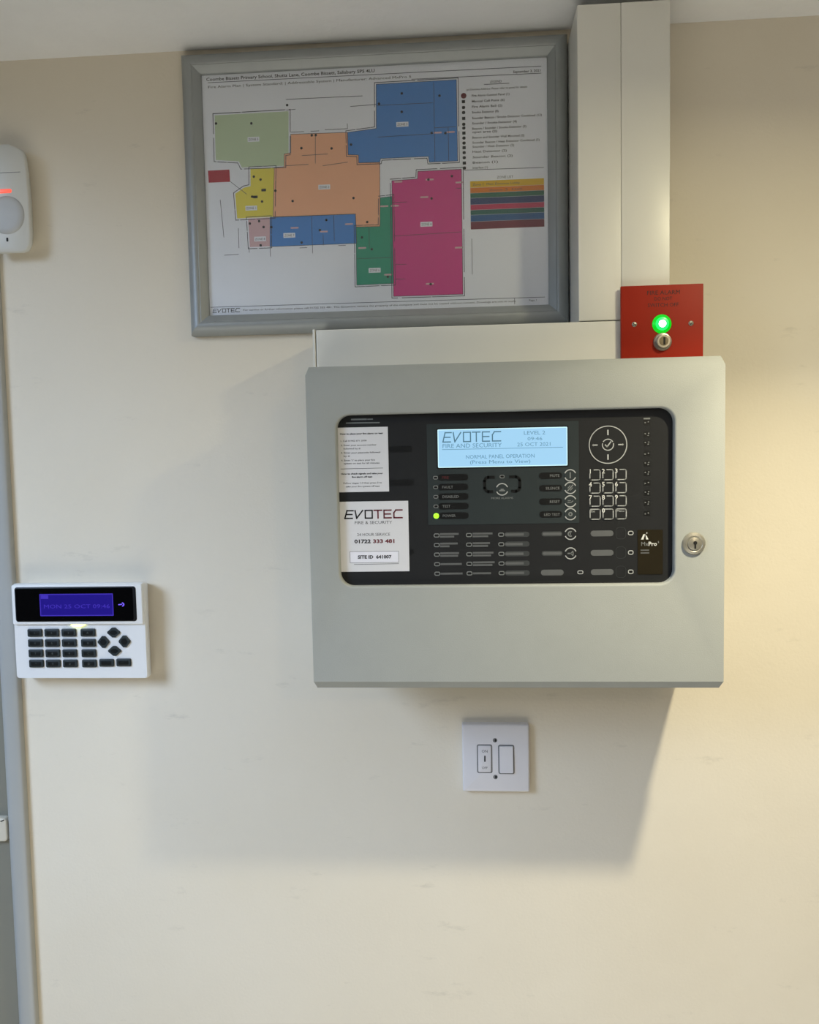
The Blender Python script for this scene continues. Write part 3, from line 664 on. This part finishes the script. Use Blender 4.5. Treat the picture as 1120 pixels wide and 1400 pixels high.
LT = ['Fire Alarm Control Panel (1)', 'Manual Call Point (6)', 'Fire Alarm Bell (2)', 'Smoke Detector (8)', 'Sounder Beacon / Smoke Detector Combined (12)', 'Sounder / Smoke Detector (4)', 'Beacon / Sounder / Smoke Detector (3)', 'open area (2)', 'Beacon and Sounder Wall Mounted (2)', 'Sounder Beacon / Heat Detector Combined (3)', 'Sounder / Heat Detector (2)', 'Heat Detector (2)', 'Sounder Beacon (2)', 'Beacon (1)', 'Interface (1)']
for z, xr, s in zip(LZ, LR, LT): text(s, 12.5, z - 1.2, 2.6, TT, 'inkgrey', sheet, width=xr - 12.5, bold=.02)
bm = bmesh.new()
for i, z in enumerate([433.5, 426.5, 420.5, 413.5, 406.5, 402, 396, 390, 384, 378.5, 372.5, 366.5, 360, 354]): slab(bm, .2, 4.2, z - 1.8, z + 1.8, d0, PD + .2, 1.4 if i % 3 else .2, n=3)
link('legend_symbols', bm, 'ink', sheet)
bm = bmesh.new(); disc(bm, 2.6, 440.5, [(3.3, PD), (3.3, PD + .2)], 20); link('legend_symbol', bm, 'inkred', sheet)
text('ZONE LIST', 52, 339.8, 3.0, TT, 'inkgrey', sheet, 'CENTER', 20)
text('Zone 1  Main Entrance Lobby', 12, 332.3, 2.8, PD + .2, 'inkgrey', sheet, width=58); text('Zone 2  Hall', 32, 325, 2.6, PD + .2, 'inkgrey', sheet, width=40)
a, b = bmesh.new(), bmesh.new(); logo((a, b), -320.5, 188.2, 35, 4.4, .8, PD, PD + .15); link('wordmark', a, 'inkgrey', sheet); link('wordmark', b, 'ink', sheet)
text('For service or further information please call 01722 333 481. This document remains the property of the company and must not be copied without consent. Drawings are not to scale.', -281, 189.2, 2.2, TT, 'ink', sheet, width=345)
text('Page 1', 80, 189.6, 2.2, TT, 'ink', sheet, width=9)
bm = bmesh.new(); slab(bm, FX0 + 16, FX1 - 16, FZ0 + 16, FZ1 - 16, 9.6, 10.4); lab(link('cover_sheet', bm, 'cover', fp), 'clear cover sheet over the plan')

# ------------------------------------------------------------------ intruder alarm keypad
kp = thing('alarm_keypad', 'white wall keypad with blue display and dark rubber keys beside the door trim', 'keypad', -508, -281)
bm = bmesh.new()
loops(bm, [(rr(-588, -424.5, -284, -160, 4), 0), (rr(-595, -421, -282.8, -157, 4), 8), (rr(-596.5, -418.6, -281.6, -155.5, 4), 22), (rr(-595.6, -419.6, -280.8, -156.4, 4), 25)], True)
link('body', bm, 'white', kp, smooth=True)
bm = bmesh.new(); slab(bm, -595.2, -420.4, -209.2, -156.8, 24.5, 29, 2.5, 1.4, n=4); up = link('display_housing', bm, 'white', kp, smooth=True)
bm = bmesh.new(); slab(bm, -590.6, -428.3, -205.2, -159.6, 28.6, 29.5, 3.5, .5, n=4); gw = lab(link('display_window', bm, 'kframe', kp, smooth=True), 'glossy black display window')
bm = bmesh.new(); slab(bm, -589, -432.5, -203.8, -161.4, 29.3, 29.8, 2.0, n=4); link('window_glass', bm, 'kglass', gw)
bm = bmesh.new(); slab(bm, -556.6, -458.8, -197.4, -168.8, 29.7, 30.0, .6, n=3); ks = lab(link('lcd_screen', bm, 'klcd', kp), 'violet-blue lit screen')
text('MON 25 OCT 09:46', -507.5, -187.5, 5.2, 30.1, 'klcdlit', ks, 'CENTER', 88, name='lcd_text')
bm = bmesh.new(); frame_ring(bm, rr(-556.8, -458.6, -197.6, -168.6, .6, 3), rr(-555.6, -459.8, -196.4, -169.8, .3, 3), 29.9, 30.1); slab(bm, -555, -545, -175, -170, 29.9, 30.08); link('lcd_edge_glow', bm, 'klcdlit', ks)
bm = bmesh.new(); arc(bm, -446.5, -183.0, 1.1, 2.6, -100, 100, 29.7, 30.1, 10); stroke(bm, [(-451.2, -183.2), (-447.6, -182.8)], 1.3, 29.7, 30.1); link('status_symbol', bm, 'klcdpale', gw)
bm = bmesh.new(); poly(bm, [(-518, -210.2), (-513, -207.2), (-505, -207.2), (-499, -210), (-505, -212.8), (-513, -212.8)][::-1], 24.8, 27.6); lab(link('indicator_led', bm, 'yled', kp), 'lit pale yellow light under the display')
def keycap(x, z, w, h, sym=None, diamond=False):
    bm = bmesh.new()
    if not diamond:
        slab(bm, x - w / 2, x + w / 2, z - h / 2, z + h / 2, 24.8, 27.2, 1.6, .8, n=3); k = link('key', bm, 'key', kp, smooth=True)
        bm = bmesh.new(); slab(bm, x - w / 2 + 3, x + w / 2 - 3, z - h / 2 + 2.0, z + h / 2 - 2.2, 27.0, 27.5, 1.0, .2, n=3); kt = link('key_top', bm, 'keytop', k, smooth=True)
        if sym: text(sym, x, z - 1.5, 3.0, 27.55, 'keymark', k, 'CENTER', name='key_figure')
    else:
        def dia(g): return [(x - w / 2 + g, z - 1), (x - 2, z - h / 2 + g), (x + 2, z - h / 2 + g), (x + w / 2 - g, z - 1), (x + w / 2 - g, z + 1), (x + 2, z + h / 2 - g), (x - 2, z + h / 2 - g), (x - w / 2 + g, z + 1)]
        loops(bm, [(dia(0), 24.8), (dia(0), 26.6), (dia(.9), 27.3)], True); k = link('arrow_key', bm, 'key', kp)
        bm = bmesh.new(); loops(bm, [(dia(3.4), 27.2), (dia(3.6), 27.6)], False); link('key_top', bm, 'keytop', k)
sy = ['1', '2', '3', 'A', '4', '5', '6', 'B', '7', '8', '9', 'C', '*', '0', '#', 'D']
for i in range(16):
    r_, c_ = divmod(i, 4)
    keycap([-567.5, -544.6, -521.6, -495.8][c_], -220.3 - 13.6 * r_, 19.6, 10.4, sy[i])
keycap(-472.6, -260.3, 19.6, 10.2); keycap(-449.7, -259.9, 19.6, 10.2)
for x, z in ((-461.4, -220.4), (-475.4, -232.8), (-447.4, -232.2), (-461.3, -244.6)): keycap(x, z, 17 if x in (-461.4, -461.3) else 15.5, 13 if x in (-461.4, -461.3) else 15.5, None, True)

# ------------------------------------------------------------------ fused spur switch
sw = thing('fused_switch', 'white square switched outlet plate on the wall below the alarm panel', 'switch', 31.5, -435)
bm = bmesh.new(); slab(bm, -11.6, 74.6, -435.2, -346, 0, 10, 2.0, 2.6, n=4); link('face_plate', bm, 'switch', sw, smooth=True)
SD = 10
bm = bmesh.new(); slab(bm, 7.0, 27.0, -410.2, -372.2, SD - .5, SD + .05, 2.5, n=4); e1 = link('key_surround', bm, 'groove', sw)
bm = bmesh.new(); slab(bm, 8.6, 25.4, -408.6, -373.8, SD, SD + 1.2, 1.6, .6, n=4); ki = link('key_insert', bm, 'switch', sw, smooth=True)
text('ON', 17.2, -382.6, 3.6, SD + 1.25, 'inkgrey', ki, 'CENTER'); text('OFF', 17.0, -404.2, 3.0, SD + 1.25, 'inkgrey', ki, 'CENTER')
bm = bmesh.new(); stroke(bm, [(17.3, -387.6), (17.2, -393.8)], 1.8, SD + 1.0, SD + 1.3); link('keyhole', bm, 'black', ki)
bm = bmesh.new(); slab(bm, 34.4, 55.2, -411.2, -372.6, SD - .5, SD + .05, 2.5, n=4); link('rocker_surround', bm, 'groove', sw)
bm = bmesh.new()
ro = rr(36, 53.6, -409.4, -374.2, 1.2, 3)
loops(bm, [(ro, SD - .5), ([(x, z) for x, z in ro], SD + 1.0)], False, False)
top = [bm.verts.new(W(x * 1 + (44.8 - x) * .04, z + (-392 - z) * .03, SD + 1.6 + (1.8 * (-392 - z) / 18 if z < -392 else .4 * (z + 392) / 18))) for x, z in ro]
bm.verts.ensure_lookup_table(); n = len(ro); base_ = [bm.verts[n + i] for i in range(n)]
for i in range(n): bm.faces.new((base_[i], base_[(i + 1) % n], top[(i + 1) % n], top[i]))
bm.faces.new(top); link('rocker', bm, 'switch', sw)
for z in (-366.8, -415.2):
    bm = bmesh.new(); disc(bm, 30.6, z, [(2.9, SD - .2), (2.9, SD + .12)], 18); s_ = link('screw', bm, 'groove', sw)
    bm = bmesh.new(); slab(bm, 30.1, 32.4, z - 1.9, z + 1.9, SD, SD + .2, 1.0, n=3); link('screw_slot', bm, 'black', s_)

# ------------------------------------------------------------------ motion detector at the left edge
pd = thing('motion_detector', 'off-white motion detector with small red light at the upper left edge', 'motion detector', -578, 270)
bm = bmesh.new()
def det(g):
    x0, x1, z0, z1 = -607 + g, -548.5 - g, 269.5 + g, 405 - g
    return [(x0 + 5, z0), (x0 + 12, z0 - .2), (x1 - 12, z0 - .2), (x1 - 6, z0 + 1.5), (x1 - 1.2, z0 + 8), (x1, z0 + 20), (x1 + .3, z0 + 60), (x1 - .8, z1 - 34), (x1 - 3.2, z1 - 13), (x1 - 6, z1 - 9), (x1 - 18, z1 - 3), (x1 - 25, z1 - .4), (x0 + 25, z1 - .4), (x0 + 18, z1 - 3), (x0 + 6, z1 - 9), (x0 + 3.2, z1 - 13), (x0 + .8, z1 - 34), (x0 - .3, z1 - 60), (x0, z0 + 20), (x0 + 1.2, z0 + 8)]
loops(bm, [(det(8), 0), (det(7), 8), (det(1), 15), (det(0), 19), (det(.8), 21.5), (det(2.4), 22.6)], True)
link('body', bm, 'detector', pd, smooth=True)
bm = bmesh.new(); rings = []
for k in range(5):
    t = k / 4 * math.pi / 2; g = 9 * (1 - math.cos(t)); rings.append((rr(-602 + g, -555 - g, 292 + g * .8, 340 - g * .8, 23 - g * .7, 8), 22.2 + 3.2 * math.sin(t)))
loops(bm, rings); lab(link('lens', bm, 'lens', pd, smooth=True), 'curved frosted lens')
bm = bmesh.new(); slab(bm, -592, -570.5, 343.4, 348.2, 22, 23.4, 2, .6, n=3); lab(link('indicator_light', bm, 'rled', pd, smooth=True), 'glowing red indicator window')
bm = bmesh.new(); stroke(bm, [(-602, 368.6), (-558, 368.6)], .6, 22, 22.8); link('case_seam', bm, 'groove', pd)
bm = bmesh.new(); slab(bm, -580.6, -578, 283.2, 288, 22.2, 22.9, .8, n=3); link('screw_hole', bm, 'black', pd)

# ------------------------------------------------------------------ door contact on the lining
dc = thing('door_contact', 'small cream plastic door contact at the left edge below the keypad', 'door contact', -650, -512, -4)
bm = bmesh.new(); slab(bm, -672, -633, -513, -480.5, -4, 6, 5, 2, n=5); link('case', bm, 'redbox', dc, smooth=True)
bm = bmesh.new(); stroke(bm, [(-640, -484.2), (-636.4, -482.6)], 1.4, 5.8, 6.25); link('cable_slot', bm, 'black', dc)

flush_texts()
